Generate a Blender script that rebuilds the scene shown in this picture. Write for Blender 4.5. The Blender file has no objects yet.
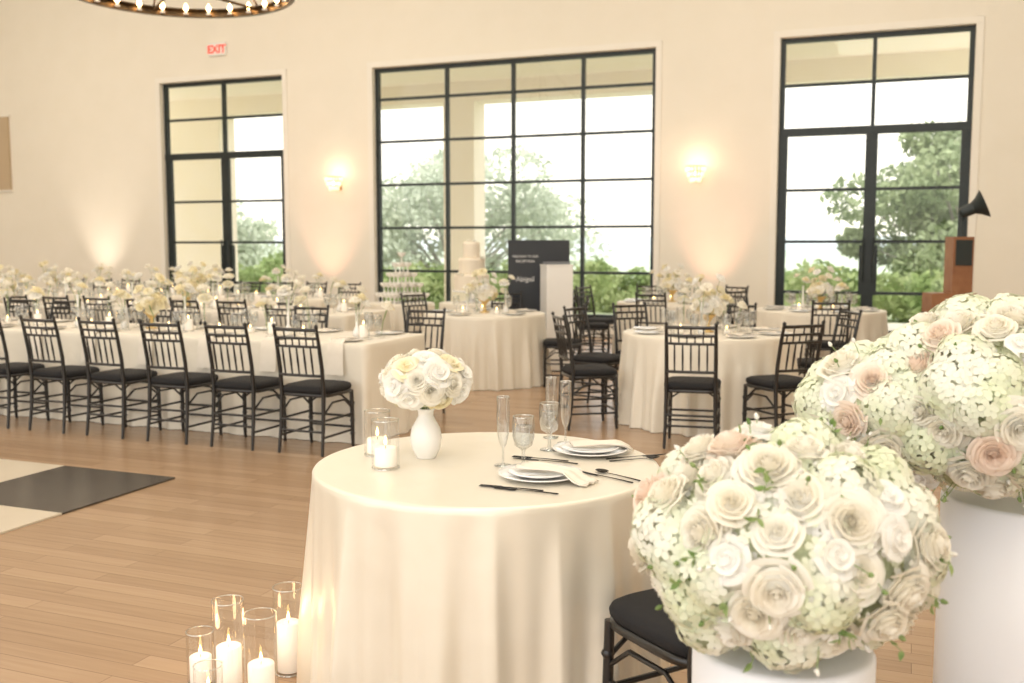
import bpy, math, random
import numpy as np
from mathutils import Vector, Matrix, Euler
random.seed(7); rng=np.random.default_rng(7)
pi=math.pi
scn=bpy.context.scene
scn.view_settings.view_transform='Standard'
scn.view_settings.look='None'
scn.view_settings.exposure=0.0
COL=scn.collection

# ------------------------------------------------------------------ materials
def nmat(name):
    m=bpy.data.materials.new(name); m.use_nodes=True
    nt=m.node_tree; b=nt.nodes['Principled BSDF']
    return m,nt,b
def pmat(name,col,rough=.5,metal=0,noise=None,nscale=8,bump=0,bscale=40,emit=None,estr=0,sheen=0,coat=0,spec=None):
    m,nt,b=nmat(name)
    b.inputs['Base Color'].default_value=(*col,1)
    b.inputs['Roughness'].default_value=rough
    b.inputs['Metallic'].default_value=metal
    if spec is not None: b.inputs['Specular IOR Level'].default_value=spec
    if sheen: b.inputs['Sheen Weight'].default_value=sheen
    if coat: b.inputs['Coat Weight'].default_value=coat; b.inputs['Coat Roughness'].default_value=.1
    tc=nt.nodes.new('ShaderNodeTexCoord')
    if noise is not None:
        n=nt.nodes.new('ShaderNodeTexNoise'); n.inputs['Scale'].default_value=nscale; n.inputs['Detail'].default_value=3
        nt.links.new(tc.outputs['Object'],n.inputs['Vector'])
        r=nt.nodes.new('ShaderNodeValToRGB')
        r.color_ramp.elements[0].position=.35; r.color_ramp.elements[1].position=.65
        r.color_ramp.elements[0].color=(*col,1); r.color_ramp.elements[1].color=(*noise,1)
        nt.links.new(n.outputs['Fac'],r.inputs['Fac']); nt.links.new(r.outputs['Color'],b.inputs['Base Color'])
    if bump:
        n=nt.nodes.new('ShaderNodeTexNoise'); n.inputs['Scale'].default_value=bscale
        nt.links.new(tc.outputs['Object'],n.inputs['Vector'])
        bp=nt.nodes.new('ShaderNodeBump'); bp.inputs['Strength'].default_value=bump; bp.inputs['Distance'].default_value=.02
        nt.links.new(n.outputs['Fac'],bp.inputs['Height']); nt.links.new(bp.outputs['Normal'],b.inputs['Normal'])
    if emit:
        b.inputs['Emission Color'].default_value=(*emit,1); b.inputs['Emission Strength'].default_value=estr
    return m
def petalmat(name,c1,c2,tr=.3,nscale=14):
    m=bpy.data.materials.new(name); m.use_nodes=True; nt=m.node_tree; nt.nodes.clear()
    o=nt.nodes.new('ShaderNodeOutputMaterial'); mx=nt.nodes.new('ShaderNodeMixShader')
    d=nt.nodes.new('ShaderNodeBsdfDiffuse'); t=nt.nodes.new('ShaderNodeBsdfTranslucent')
    tc=nt.nodes.new('ShaderNodeTexCoord'); n=nt.nodes.new('ShaderNodeTexNoise'); n.inputs['Scale'].default_value=nscale
    r=nt.nodes.new('ShaderNodeValToRGB'); r.color_ramp.elements[0].position=.38; r.color_ramp.elements[1].position=.62
    r.color_ramp.elements[0].color=(*c1,1); r.color_ramp.elements[1].color=(*c2,1)
    L=nt.links.new
    L(tc.outputs['Object'],n.inputs['Vector']); L(n.outputs['Fac'],r.inputs['Fac'])
    L(r.outputs['Color'],d.inputs['Color']); L(r.outputs['Color'],t.inputs['Color'])
    mx.inputs[0].default_value=tr; L(d.outputs[0],mx.inputs[1]); L(t.outputs[0],mx.inputs[2]); L(mx.outputs[0],o.inputs[0])
    return m
def glassmat(name,tint=(1,1,1),base=.04,rough=.02,k=.4,blend=.2):
    m=bpy.data.materials.new(name); m.use_nodes=True; nt=m.node_tree; nt.nodes.clear()
    o=nt.nodes.new('ShaderNodeOutputMaterial'); mx=nt.nodes.new('ShaderNodeMixShader')
    t=nt.nodes.new('ShaderNodeBsdfTransparent'); t.inputs[0].default_value=(*tint,1)
    g=nt.nodes.new('ShaderNodeBsdfGlossy'); g.inputs['Roughness'].default_value=rough
    f=nt.nodes.new('ShaderNodeLayerWeight'); f.inputs['Blend'].default_value=blend
    a=nt.nodes.new('ShaderNodeMath'); a.operation='MULTIPLY_ADD'; a.inputs[1].default_value=k; a.inputs[2].default_value=base
    a.use_clamp=True
    L=nt.links.new
    L(f.outputs['Facing'],a.inputs[0]); L(a.outputs[0],mx.inputs[0]); L(t.outputs[0],mx.inputs[1]); L(g.outputs[0],mx.inputs[2]); L(mx.outputs[0],o.inputs[0])
    return m

M_wall=pmat('wall_plaster',(.87,.83,.735),.8,noise=(.885,.845,.755),nscale=2,bump=.05,bscale=60)
M_ceil=pmat('ceiling_paint',(.87,.84,.78),.9,bump=.03)
M_trim=pmat('trim_paint',(.89,.86,.79),.5,bump=.02)
M_black=pmat('black_metal_frame',(.010,.018,.020),.4,noise=(.015,.025,.027),nscale=5)
M_chair=pmat('chair_black_lacquer',(.008,.007,.007),.3,noise=(.013,.011,.010),nscale=20,coat=.3)
M_cush=pmat('black_cushion_fabric',(.008,.008,.010),.8,bump=.3,bscale=300)
M_bronze=pmat('dark_bronze',(.10,.065,.035),.4,.7,noise=(.15,.10,.05),nscale=10)
M_gold=pmat('brass',(.75,.55,.25),.3,.9,bump=.02)
M_white=pmat('white_ceramic',(.88,.87,.85),.25,noise=(.90,.89,.87),nscale=4,coat=.3)
M_plinth=pmat('white_plinth_paint',(.83,.84,.88),.35,noise=(.85,.86,.90),nscale=3)
M_wax=pmat('candle_wax',(.93,.90,.84),.5,bump=.02,emit=(1,.84,.68),estr=.25)  # weak emission imitates flame light glowing through the wax
M_flame=pmat('candle_flame',(1,.7,.3),.5,noise=(1,.8,.4),emit=(1,.62,.22),estr=14)
M_bulb=pmat('warm_bulb',(1,.8,.5),.5,noise=(1,.85,.6),emit=(1,.58,.24),estr=18)
M_gl=glassmat('clear_glass',(.98,.98,.975),.05,.02,.45)
M_glt=glassmat('stemware_glass',(.94,.95,.945),.12,.03,.8,.42)
M_pane=glassmat('window_glass',(.98,.98,.97),.02,.02,.1)
M_cryst=pmat('crystal',(1,.9,.8),.1,noise=(1,.95,.85),nscale=60,emit=(1,.76,.52),estr=.9)
M_water=glassmat('water',(.90,.92,.93),.16)
M_champ=glassmat('champagne_liquid',(.95,.83,.55),.06)
M_champo=pmat('champagne_surface',(.93,.84,.62),.1,noise=(.95,.88,.68),nscale=30,coat=.6)
M_plate=pmat('white_porcelain',(.88,.87,.86),.2,noise=(.90,.89,.88),nscale=4,coat=.5)
M_coupe=pmat('coupe_crystal_frosted',(.95,.93,.89),.1,noise=(.96,.95,.91),nscale=30,coat=.6)
M_nap=pmat('ivory_napkin_linen',(.81,.75,.655),.8,noise=(.85,.79,.70),nscale=8,bump=.1,bscale=200)
M_cut=pmat('black_cutlery',(.015,.014,.014),.25,.6,noise=(.02,.02,.02))
M_leaf=petalmat('leaf_green',(.20,.31,.11),(.36,.46,.20),.3,20)
M_stem=pmat('stem_green',(.24,.34,.12),.6,noise=(.32,.42,.18))
M_ivory=petalmat('ivory_petal',(.985,.965,.90),(.975,.935,.83),.25,9)
M_blush=petalmat('blush_petal',(.975,.90,.81),(.965,.83,.73),.25,9)
M_hyd=petalmat('hydrangea_petal',(.86,.91,.70),(.965,.97,.88),.25,7)
M_wpet=petalmat('white_petal',(.98,.975,.955),(.975,.96,.905),.25,9)
M_yel=petalmat('yellow_cream_petal',(.95,.87,.61),(.96,.92,.77),.25,9)
M_core=pmat('bouquet_moss',(.56,.61,.38),.9,noise=(.72,.76,.54),nscale=50,bump=.5,bscale=80)
M_wood=pmat('reddish_wood',(.24,.10,.045),.4,noise=(.32,.15,.07),nscale=6)
M_sign=pmat('black_sign_board',(.03,.035,.045),.45,noise=(.035,.04,.05),nscale=3)
M_signw=pmat('sign_lettering',(.8,.8,.8),.6,noise=(.82,.82,.82))
M_grey=pmat('grey_panel',(.16,.17,.19),.5,noise=(.18,.19,.21))
M_red=pmat('exit_red',(.8,.05,.03),.5,noise=(.85,.07,.05),emit=(1,.08,.05),estr=.7)
M_icing=pmat('cake_icing',(.86,.77,.63),.5,noise=(.89,.80,.67),nscale=10,bump=.1)
M_tan=pmat('tan_acoustic_fabric',(.56,.44,.30),.9,bump=.2,bscale=200)
M_bark=pmat('oak_bark',(.34,.32,.28),.9,noise=(.45,.42,.37),nscale=6,bump=.4)
M_conc=pmat('porch_concrete',(.84,.79,.69),.9,noise=(.86,.81,.72),nscale=3)
M_stucco=pmat('porch_stucco',(.97,.895,.74),.9,noise=(.98,.91,.78),nscale=2,bump=.1)
M_lawn=pmat('lawn_grass',(.42,.48,.30),.95,noise=(.50,.55,.37),nscale=.6)
M_fol1=petalmat('oak_foliage_hazy',(.52,.58,.47),(.64,.69,.58),.3,.9)  # aerial haze put into the leaf colour as paler green
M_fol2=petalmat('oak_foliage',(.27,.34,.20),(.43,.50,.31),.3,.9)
M_fol3=petalmat('shrub_foliage',(.30,.40,.17),(.50,.57,.31),.3,.8)  # shrub green paled to carry some haze in the colour
M_hill1=pmat('far_hills_hazy',(.48,.54,.57),1,noise=(.54,.59,.61),nscale=.03)  # distance haze painted in as pale blue-grey, no volume
M_hill2=pmat('near_woods_hazy',(.40,.48,.38),1,noise=(.52,.58,.47),nscale=.15)  # woods colour lightened to include the haze in front of them
M_tile_b=pmat('dance_tile_dark',(.060,.050,.042),.25,noise=(.078,.065,.054),nscale=6)
M_tile_w=pmat('dance_tile_cream',(.62,.545,.43),.3,noise=(.66,.585,.47),nscale=3)

def satin(name,c1,c2,rough=.38,bs=5,sheen=.35,aniso=0,bstr=.25,spec=.5):
    m,nt,b=nmat(name); L=nt.links.new
    tc=nt.nodes.new('ShaderNodeTexCoord'); n=nt.nodes.new('ShaderNodeTexNoise')
    n.inputs['Scale'].default_value=3; L(tc.outputs['Object'],n.inputs['Vector'])
    r=nt.nodes.new('ShaderNodeValToRGB'); r.color_ramp.elements[0].color=(*c1,1); r.color_ramp.elements[1].color=(*c2,1)
    L(n.outputs['Fac'],r.inputs['Fac']); L(r.outputs['Color'],b.inputs['Base Color'])
    b.inputs['Roughness'].default_value=rough; b.inputs['Sheen Weight'].default_value=sheen; b.inputs['Sheen Roughness'].default_value=.4
    b.inputs['Specular IOR Level'].default_value=spec; b.inputs['Metallic'].default_value=aniso
    n2=nt.nodes.new('ShaderNodeTexNoise'); n2.inputs['Scale'].default_value=bs; n2.inputs['Detail'].default_value=2; L(tc.outputs['Object'],n2.inputs['Vector'])
    bp=nt.nodes.new('ShaderNodeBump'); bp.inputs['Strength'].default_value=bstr; bp.inputs['Distance'].default_value=.02
    L(n2.outputs['Fac'],bp.inputs['Height']); L(bp.outputs['Normal'],b.inputs['Normal'])
    return m
M_satin=satin('champagne_satin',(.83,.775,.655),(.87,.815,.70),.36,5,.2,.28,.3,.8)
M_linen=satin('cream_linen',(.81,.75,.635),(.84,.785,.675),.5,9,.3,.08,.3)

def floormat():
    m,nt,b=nmat('oak_plank_floor'); L=nt.links.new
    tc=nt.nodes.new('ShaderNodeTexCoord')
    br=nt.nodes.new('ShaderNodeTexBrick'); br.offset=.37; br.inputs['Scale'].default_value=1
    br.inputs['Brick Width'].default_value=1.3; br.inputs['Row Height'].default_value=.095
    br.inputs['Mortar Size'].default_value=.0014; br.inputs['Mortar Smooth'].default_value=.3; br.inputs['Bias'].default_value=0
    br.inputs['Color1'].default_value=(.0,.0,.0,1); br.inputs['Color2'].default_value=(1,1,1,1); br.inputs['Mortar'].default_value=(.5,.5,.5,1)
    L(tc.outputs['Object'],br.inputs['Vector'])
    mp=nt.nodes.new('ShaderNodeMapping'); mp.inputs['Scale'].default_value=(1.2,22,1); L(tc.outputs['Object'],mp.inputs['Vector'])
    n=nt.nodes.new('ShaderNodeTexNoise'); n.inputs['Scale'].default_value=2; n.inputs['Detail'].default_value=5; L(mp.outputs[0],n.inputs['Vector'])
    mx=nt.nodes.new('ShaderNodeMix'); mx.data_type='FLOAT'; mx.inputs[0].default_value=.6
    L(br.outputs['Color'],mx.inputs[2]); L(n.outputs['Fac'],mx.inputs[3])
    r=nt.nodes.new('ShaderNodeValToRGB'); r.color_ramp.elements[0].position=.12; r.color_ramp.elements[1].position=.88
    r.color_ramp.elements[0].color=(.31,.195,.112,1); r.color_ramp.elements[1].color=(.47,.32,.198,1)
    L(mx.outputs[0],r.inputs['Fac'])
    m2=nt.nodes.new('ShaderNodeMix'); m2.data_type='RGBA'; L(br.outputs['Fac'],m2.inputs[0]); L(r.outputs['Color'],m2.inputs[6])
    m2.inputs[7].default_value=(.20,.125,.075,1); L(m2.outputs[2],b.inputs['Base Color'])
    b.inputs['Roughness'].default_value=.27
    return m
M_floor=floormat()

# ------------------------------------------------------------------ mesh builder
class MB:
    def __init__(s): s.V=[]; s.F=[]; s.M=[]; s.n=0
    def add(s,V,F,mi=0,M=None):
        V=np.asarray(V,dtype=float)
        if M is not None:
            A=np.array(M); V=V@A[:3,:3].T+A[:3,3]
        o=s.n; s.V.append(V); s.n+=len(V)
        s.F.extend([tuple(i+o for i in f) for f in F]); s.M.extend([mi]*len(F))
    def grid(s,P,mi=0,M=None,closeu=False):
        P=np.asarray(P); a,b=P.shape[:2]; F=[]
        for i in range(a-1):
            for j in range(b if closeu else b-1):
                k=(j+1)%b; F.append((i*b+j,i*b+k,(i+1)*b+k,(i+1)*b+j))
        s.add(P.reshape(-1,3),F,mi,M)
    def lathe(s,prof,seg=16,mi=0,M=None,cap=True):
        a=np.linspace(0,2*pi,seg,endpoint=False)
        P=np.array([[(r*math.cos(t),r*math.sin(t),z) for t in a] for r,z in prof])
        s.grid(P,mi,M,True)
        if cap:
            for i,fl in ((0,True),(len(prof)-1,False)):
                if prof[i][0]>1e-4:
                    f=list(range(seg)); 
                    s.add(P[i],[tuple(reversed(f)) if fl else tuple(f)],mi,M)
    def tube(s,pts,rad,seg=8,mi=0,M=None):
        pts=[Vector(p) for p in pts]; n=len(pts)
        if not hasattr(rad,'__len__'): rad=[rad]*n
        rings=[]
        for i,p in enumerate(pts):
            d=(pts[min(i+1,n-1)]-pts[max(i-1,0)]).normalized()
            ref=Vector((0,0,1)) if abs(d.z)<.9 else Vector((1,0,0))
            u=d.cross(ref).normalized(); v=d.cross(u)
            rings.append([tuple(p+(u*math.cos(t)+v*math.sin(t))*rad[i]) for t in np.linspace(0,2*pi,seg,endpoint=False)])
        s.grid(np.array(rings),mi,M,True)
        s.add(rings[0],[tuple(range(seg))],mi,M); s.add(rings[-1],[tuple(reversed(range(seg)))],mi,M)
    def box(s,x0,x1,y0,y1,z0,z1,mi=0,M=None):
        V=[(x0,y0,z0),(x1,y0,z0),(x1,y1,z0),(x0,y1,z0),(x0,y0,z1),(x1,y0,z1),(x1,y1,z1),(x0,y1,z1)]
        s.add(V,[(0,3,2,1),(4,5,6,7),(0,1,5,4),(1,2,6,5),(2,3,7,6),(3,0,4,7)],mi,M)
    def mesh(s,name,mats,smooth=True):
        me=bpy.data.meshes.new(name); V=np.concatenate(s.V)
        me.from_pydata(V.tolist(),[],s.F)
        for m in mats: me.materials.append(m)
        me.polygons.foreach_set('material_index',s.M)
        me.polygons.foreach_set('use_smooth',[smooth]*len(s.F)); me.update()
        return me
def obj(name,me,loc=(0,0,0),rz=0,sc=1,M=None,parent=None,bevel=0):
    o=bpy.data.objects.new(name,me); COL.objects.link(o)
    if M is not None: o.matrix_world=M
    else:
        o.location=loc; o.rotation_euler=(0,0,rz); o.scale=(sc,sc,sc) if not hasattr(sc,'__len__') else sc
    if parent: o.parent=parent
    if bevel:
        b=o.modifiers.new('bevel','BEVEL'); b.width=bevel; b.segments=2; b.limit_method='ANGLE'
    return o
def T(x,y,z=0,rz=0,s=1):
    return Matrix.Translation((x,y,z))@Matrix.Rotation(rz,4,'Z')@Matrix.Scale(s,4)
def alignM(p,n,s,spin=0):
    q=Vector(n).normalized().to_track_quat('Z','Y').to_matrix().to_4x4()
    return Matrix.Translation(p)@q@Matrix.Rotation(spin,4,'Z')@Matrix.Scale(s,4)

# ------------------------------------------------------------------ room frame: X along back wall, Y into the room
D=Vector((-.93,.367,0)).normalized(); N=Vector((-D.y,D.x,0)); 
WA=math.atan2(D.y,D.x); P0=Vector((2.24,16.13,0))
RM=Matrix.Translation(P0)@Matrix.Rotation(WA,4,'Z')
def R(t,d,z=0):
    v=RM@Vector((t,d,z)); return (v.x,v.y,v.z)
T0,T1,DMAX,HC=-8.5,15.6,21,8
LD=(6.93,9.72); MW=(-.03,5.05); RD=(-4.62,-1.94)
b=MB()
b.box(T0,RD[0],-.25,0,0,HC); b.box(RD[0],RD[1],-.25,0,4.6,HC); b.box(RD[1],MW[0],-.25,0,0,HC)
b.box(MW[0],MW[1],-.25,0,4.6,HC); b.box(MW[0],MW[1],-.25,0,0,.28); b.box(MW[1],LD[0],-.25,0,0,HC)
b.box(LD[0],LD[1],-.25,0,4.6,HC); b.box(LD[1],T1,-.25,0,0,HC)
obj('wall_back',b.mesh('wall_back',[M_wall],False),M=RM)
b=MB(); b.box(T1,T1+.25,-.25,DMAX,0,HC); obj('wall_left',b.mesh('wall_left',[M_wall],False),M=RM)
b=MB(); b.box(T0-.25,T0,-.25,DMAX,0,HC); obj('wall_right',b.mesh('wall_right',[M_wall],False),M=RM)
b=MB(); b.box(T0-.25,T1+.25,-.25,DMAX,HC,HC+.2); obj('ceiling',b.mesh('ceiling',[M_ceil],False),M=RM)
b=MB(); b.box(T0-.25,T1+.25,-.25,DMAX,-.1,0); obj('floor',b.mesh('floor',[M_floor],False),M=RM)
b=MB()
for a,c in ((T0,RD[0]-.1),(RD[1]+.1,LD[0]-.1),(LD[1]+.1,T1)):
    b.box(a,c,.0,.02,0,.16)
obj('baseboard_back',b.mesh('baseboard_back',[M_trim],False),M=RM)
b=MB()
for (a,c,z0) in ((*LD,0),(*RD,0),(*MW,.28)):
    b.box(a-.10,a-.004,0,.02,z0,4.7); b.box(c+.004,c+.10,0,.02,z0,4.7); b.box(a-.10,c+.10,0,.022,4.604,4.7)
    if z0: b.box(a-.1,c+.1,0,.05,z0-.06,z0)
obj('trim_1',b.mesh('trim_1',[M_trim],False),M=RM,bevel=.004)

def winframe(name,a,c,z0,cols,rows,thick=None,door=False):
    b=MB(); fw=.055
    y0,y1=-.17,-.09
    b.box(a,a+.07,y0,y1,z0,4.6); b.box(c-.07,c,y0,y1,z0,4.6); b.box(a,c,y0-.001,y1+.001,4.53,4.6); b.box(a,c,y0-.001,y1+.001,z0,z0+.07)
    for x in cols: b.box(x-fw/2,x+fw/2,y0,y1,z0,4.6)
    for z in rows: b.box(a,c,y0+.01,y1-.01,z-.022,z+.022)
    if thick: b.box(a,c,y0-.01,y1+.01,thick-.06,thick+.06)
    if door:
        m=(a+c)/2
        for x in (a+.09,m-.045,m+.045,c-.09): b.box(x-.04,x+.04,y0+.008,y1-.004,z0,thick)
        b.box(a,c,y0+.008,y1-.004,0,.22)
        for x in (m-.075,m+.075):
            b.tube([(x,-.03,.95),(x,-.03,1.6)],.016,8); 
            for z in (1.0,1.55): b.tube([(x,-.10,z),(x,-.03,z)],.012,6)
        b.box(m-.13,m+.13,y0,-.085,.75,1.5)
    b.box(a+.01,c-.01,-.132,-.128,z0+.02,4.58,1)
    obj(name,b.mesh(name,[M_black,M_pane],False),M=RM)
winframe('door_1',*LD,0,[(LD[0]+LD[1])/2],[3.9,2.33,1.55,.78],3.2,True)
winframe('door_2',*RD,0,[(RD[0]+RD[1])/2],[3.9,2.33,1.55,.78],3.2,True)
winframe('window_1',*MW,.28,[1.20,2.43,3.66],[4.06,3.32,2.56,1.8,1.04])

# porch
b=MB()
b.box(T0,T1,-4.6,-4.0,4.55,5.3); b.box(T0,T1,-4.0,-.26,4.95,5.1)
for t,w in ((5.22,.36),(12.2,.75),(-1.1,.36)): b.box(t-w,t+w,-4.6,-4.0,-.02,4.55)
obj('porch_colonnade',b.mesh('porch_colonnade',[M_stucco],False),M=RM)
b=MB(); b.box(T0,T1,-5,-.26,-.15,-.02); obj('porch_slab',b.mesh('porch_slab',[M_conc],False),M=RM)
# lawn falling away
xs=np.linspace(-90,90,46); ds=np.array([-5.01,-8,-12,-18,-26,-40,-70,-120,-200,-420])
hz=[-.15,-.25,-.4,-.9,-1.8,-3.5,-7,-10,-12,-14]
P=np.array([[(x*(1+i*.6),d,hz[i]+.3*math.sin(x*.7+i)*min(1,i/3)) for x in xs] for i,d in enumerate(ds)])
b=MB(); b.grid(P); obj('lawn_hillside',b.mesh('lawn_hillside',[M_lawn]),M=RM)
def ridge(name,d,zt,amp,mat,seed,half):
    r=np.random.default_rng(seed); b=MB(); n=160
    x=np.linspace(-half,half,n); h=np.zeros(n)
    for k in range(1,40): h+=amp/k**.9*np.sin(x/half*k*2.3+r.uniform(0,6))
    P=np.array([[(xx,d+40,-16) for xx in x],[(xx,d+8,zt+hh*.6-2) for xx,hh in zip(x,h)],[(xx,d,zt+hh) for xx,hh in zip(x,h)],[(xx,d-40,-16) for xx in x]])
    b.grid(P); obj(name,b.mesh(name,[mat]),M=RM)
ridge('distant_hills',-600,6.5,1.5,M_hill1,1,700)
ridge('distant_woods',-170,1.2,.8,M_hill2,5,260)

def foliage(b,c,r,n,size,mi,sq=.8):
    c=np.array(c)
    v=rng.normal(size=(n,3)); v/=np.linalg.norm(v,axis=1)[:,None]
    rad=r*(rng.uniform(.55,1.0,n))[:,None]
    p=v*rad*np.array([1,1,sq])+c
    a=rng.normal(size=(n,3)); a/=np.linalg.norm(a,axis=1)[:,None]
    bb=np.cross(a,rng.normal(size=(n,3))); bb/=np.linalg.norm(bb,axis=1)[:,None]
    s=size*rng.uniform(.6,1.3,(n,1))
    V=np.stack([p-a*s,p-bb*s*.5,p+a*s,p+bb*s*.5],1).reshape(-1,3)
    b.add(V,[(4*i,4*i+1,4*i+2,4*i+3) for i in range(n)],mi)
def tree(name,x,y,zb,H,W,mat,nl,leaf,seed,dens=420):
    r=random.Random(seed); b=MB()
    b.tube([(0,0,0),(.1,0,H*.25),(0,.1,H*.45)],[.28,.22,.16],8,0)
    for i in range(nl):
        a=r.uniform(0,2*pi); q=r.uniform(.1,1)**.6; h=H*r.uniform(.38,.92)
        rr=W*q*math.sqrt(max(.05,1-((h/H-.55)/.5)**2))
        c=(rr*math.cos(a),rr*math.sin(a),h)
        b.tube([(0,.05,H*.35),(c[0]*.5,c[1]*.5,H*.35+(h-H*.35)*.6),c],[.07,.04,.012],5,0)
        foliage(b,c,r.uniform(.5,.95)*W*.36,dens,leaf,1,.75)
    obj(name,b.mesh(name,[M_bark,mat],False),loc=(x,y,zb))
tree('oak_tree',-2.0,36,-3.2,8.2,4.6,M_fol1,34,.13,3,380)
tree('oak_tree',12.4,27,-2.6,7.5,3.3,M_fol2,44,.12,4,460)
tree('oak_tree',16.5,33,-3.0,9.3,4.0,M_fol2,30,.15,5,420)
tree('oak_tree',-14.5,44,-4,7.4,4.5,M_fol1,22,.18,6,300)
for k in range(4):
    b=MB(); 
    for i in range(9): foliage(b,(random.uniform(-1.6,1.6),random.uniform(-1,1),random.uniform(.3,1.3)),random.uniform(.5,.8),420,.10,0)
    b.tube([(0,0,-.3),(0,0,.8)],.06,6,1)
    me=b.mesh('shrub',[M_fol3,M_bark],False)
    for i in range(11):
        t=-17+3.1*(i)+random.uniform(-1,1); d=-9.5-2.2*k+random.uniform(-.8,.8)
        p=R(t*(1+.15*k),d); obj('shrub',me,loc=(p[0],p[1],-.45-.28*k),rz=random.uniform(0,6),sc=random.uniform(.85,1.1))

# ------------------------------------------------------------------ wall fixtures
def sconce(t):
    b=MB(); b.box(-.06,.06,0,.025,-.11,.11,0); b.tube([(0,.02,-.03),(0,.09,-.03)],.012,8,0)
    for k,(r,z,n) in enumerate(((.15,.08,18),(.12,.0,14),(.08,-.08,10))):
        b.lathe([(r,z+.035),(r+.006,z+.04),(r+.006,z+.03),(r,z+.025)],20,0,T(0,.17),False)
        for i in range(n):
            a=2*pi*i/n; x,y=r*math.cos(a),.17+r*math.sin(a)
            b.lathe([(0,z+.035),(.017,z+.01),(.013,z-.025),(0,z-.06)],6,1,T(x,y),False)
    b.lathe([(0,.05),(.016,.03),(.018,-.02),(0,-.04)],8,2,T(0,.17),False)
    p=RM@T(t,0,2.6)
    obj('wall_sconce',b.mesh('wall_sconce',[M_gold,M_cryst,M_bulb]),M=p)
    l=bpy.data.lights.new('sconce_bulb','POINT'); l.energy=3.5; l.color=(1,.76,.50); l.shadow_soft_size=.08
    o=bpy.data.objects.new('sconce_light',l); COL.objects.link(o); o.location=R(t,.24,2.80)
sconce(5.77); sconce(-.72)
def uplight(t,d,e,col):
    b=MB(); b.lathe([(.07,0),(.07,.02),(.055,.03),(.055,.17),(.045,.17),(.045,.15),(0,.15)],16,0)
    p=R(t,d); obj('floor_uplight',b.mesh('floor_uplight',[M_black]),loc=p)
    l=bpy.data.lights.new('uplight','SPOT'); l.energy=e; l.color=col; l.spot_size=math.radians(60); l.spot_blend=1; l.shadow_soft_size=.04
    o=bpy.data.objects.new('uplight_beam',l); COL.objects.link(o); o.location=(p[0],p[1],.2)
    o.rotation_euler=(Vector(R(t,0,3.0))-Vector((p[0],p[1],.2))).to_track_quat('-Z','Y').to_euler()
uplight(-1.0,.6,125,(1,.45,.29)); uplight(5.95,.6,125,(1,.45,.29)); uplight(11.2,.7,120,(1,.85,.7))
# exit sign
b=MB(); b.box(-.19,.19,0,.05,-.12,.12,0)
ex=obj('exit_sign',b.mesh('exit_sign',[M_white],False),M=RM@T(8.33,0,5.15),bevel=.005)
def text(s,size,mat,M,parent,name,off=0):
    c=bpy.data.curves.new(name,'FONT'); c.body=s; c.size=size; c.align_x='CENTER'; c.align_y='CENTER'; c.extrude=.002; c.offset=off
    c.materials.append(mat); o=bpy.data.objects.new(name,c); COL.objects.link(o)
    o.parent=parent; o.matrix_local=M; return o
FACE=Matrix.Rotation(pi,4,'Z')@Matrix.Rotation(pi/2,4,'X')   # readable from +Y
text('EXIT',.20,M_red,Matrix.Translation((0,.052,-.01))@FACE,ex,'exit_letters',.006)
b=MB(); b.box(-.9,.9,0,.06,2.65,4.15,0); b.box(-.94,.94,0,.05,2.61,2.65,1); b.box(-.94,.94,0,.05,4.15,4.19,1)
obj('acoustic_wall_panel',b.mesh('acoustic_wall_panel',[M_tan,M_trim],False),M=RM@T(14.55,0,0))

# chandelier
b=MB(); Rr=1.32
b.lathe([(Rr,-.05),(Rr+.03,-.05),(Rr+.03,.03),(Rr,.03),(Rr,-.05)],64,0,None,False)
b.lathe([(Rr-.03,.03),(Rr+.045,.03),(Rr+.045,.04),(Rr-.03,.04),(Rr-.03,.03)],64,0,None,False)
b.lathe([(Rr-.02,-.065),(Rr+.042,-.065),(Rr+.042,-.05),(Rr-.02,-.05),(Rr-.02,-.065)],64,0,None,False)
for i in range(28):
    a=2*pi*i/28; x,y=(Rr-.05)*math.cos(a),(Rr-.05)*math.sin(a)
    b.tube([((Rr)*math.cos(a),(Rr)*math.sin(a),-.03),(x,y,-.03)],.012,5,0)
    b.lathe([(.03,-.04),(.035,-.03),(.016,-.025),(.016,.0),(0,.0)],8,1,T(x,y))
    b.lathe([(0,-.01),(.030,.025),(.026,.06),(0,.10)],8,2,T(x,y),False)
for i in range(6):
    a=pi/3*i; b.tube([(Rr*math.cos(a),Rr*math.sin(a),.05),(0,0,1.3)],.012,6,0)
    b.tube([(Rr*math.cos(a),Rr*math.sin(a),0),(0,0,0)],.018,6,0)
b.tube([(0,0,0),(0,0,3.49)],.02,8,0); b.lathe([(.05,-.05),(.09,0),(.05,.06)],16,0)
obj('wagon_wheel_chandelier',b.mesh('wagon_wheel_chandelier',[M_bronze,M_wax,M_bulb]),loc=(-3.92,12,4.50))

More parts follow.
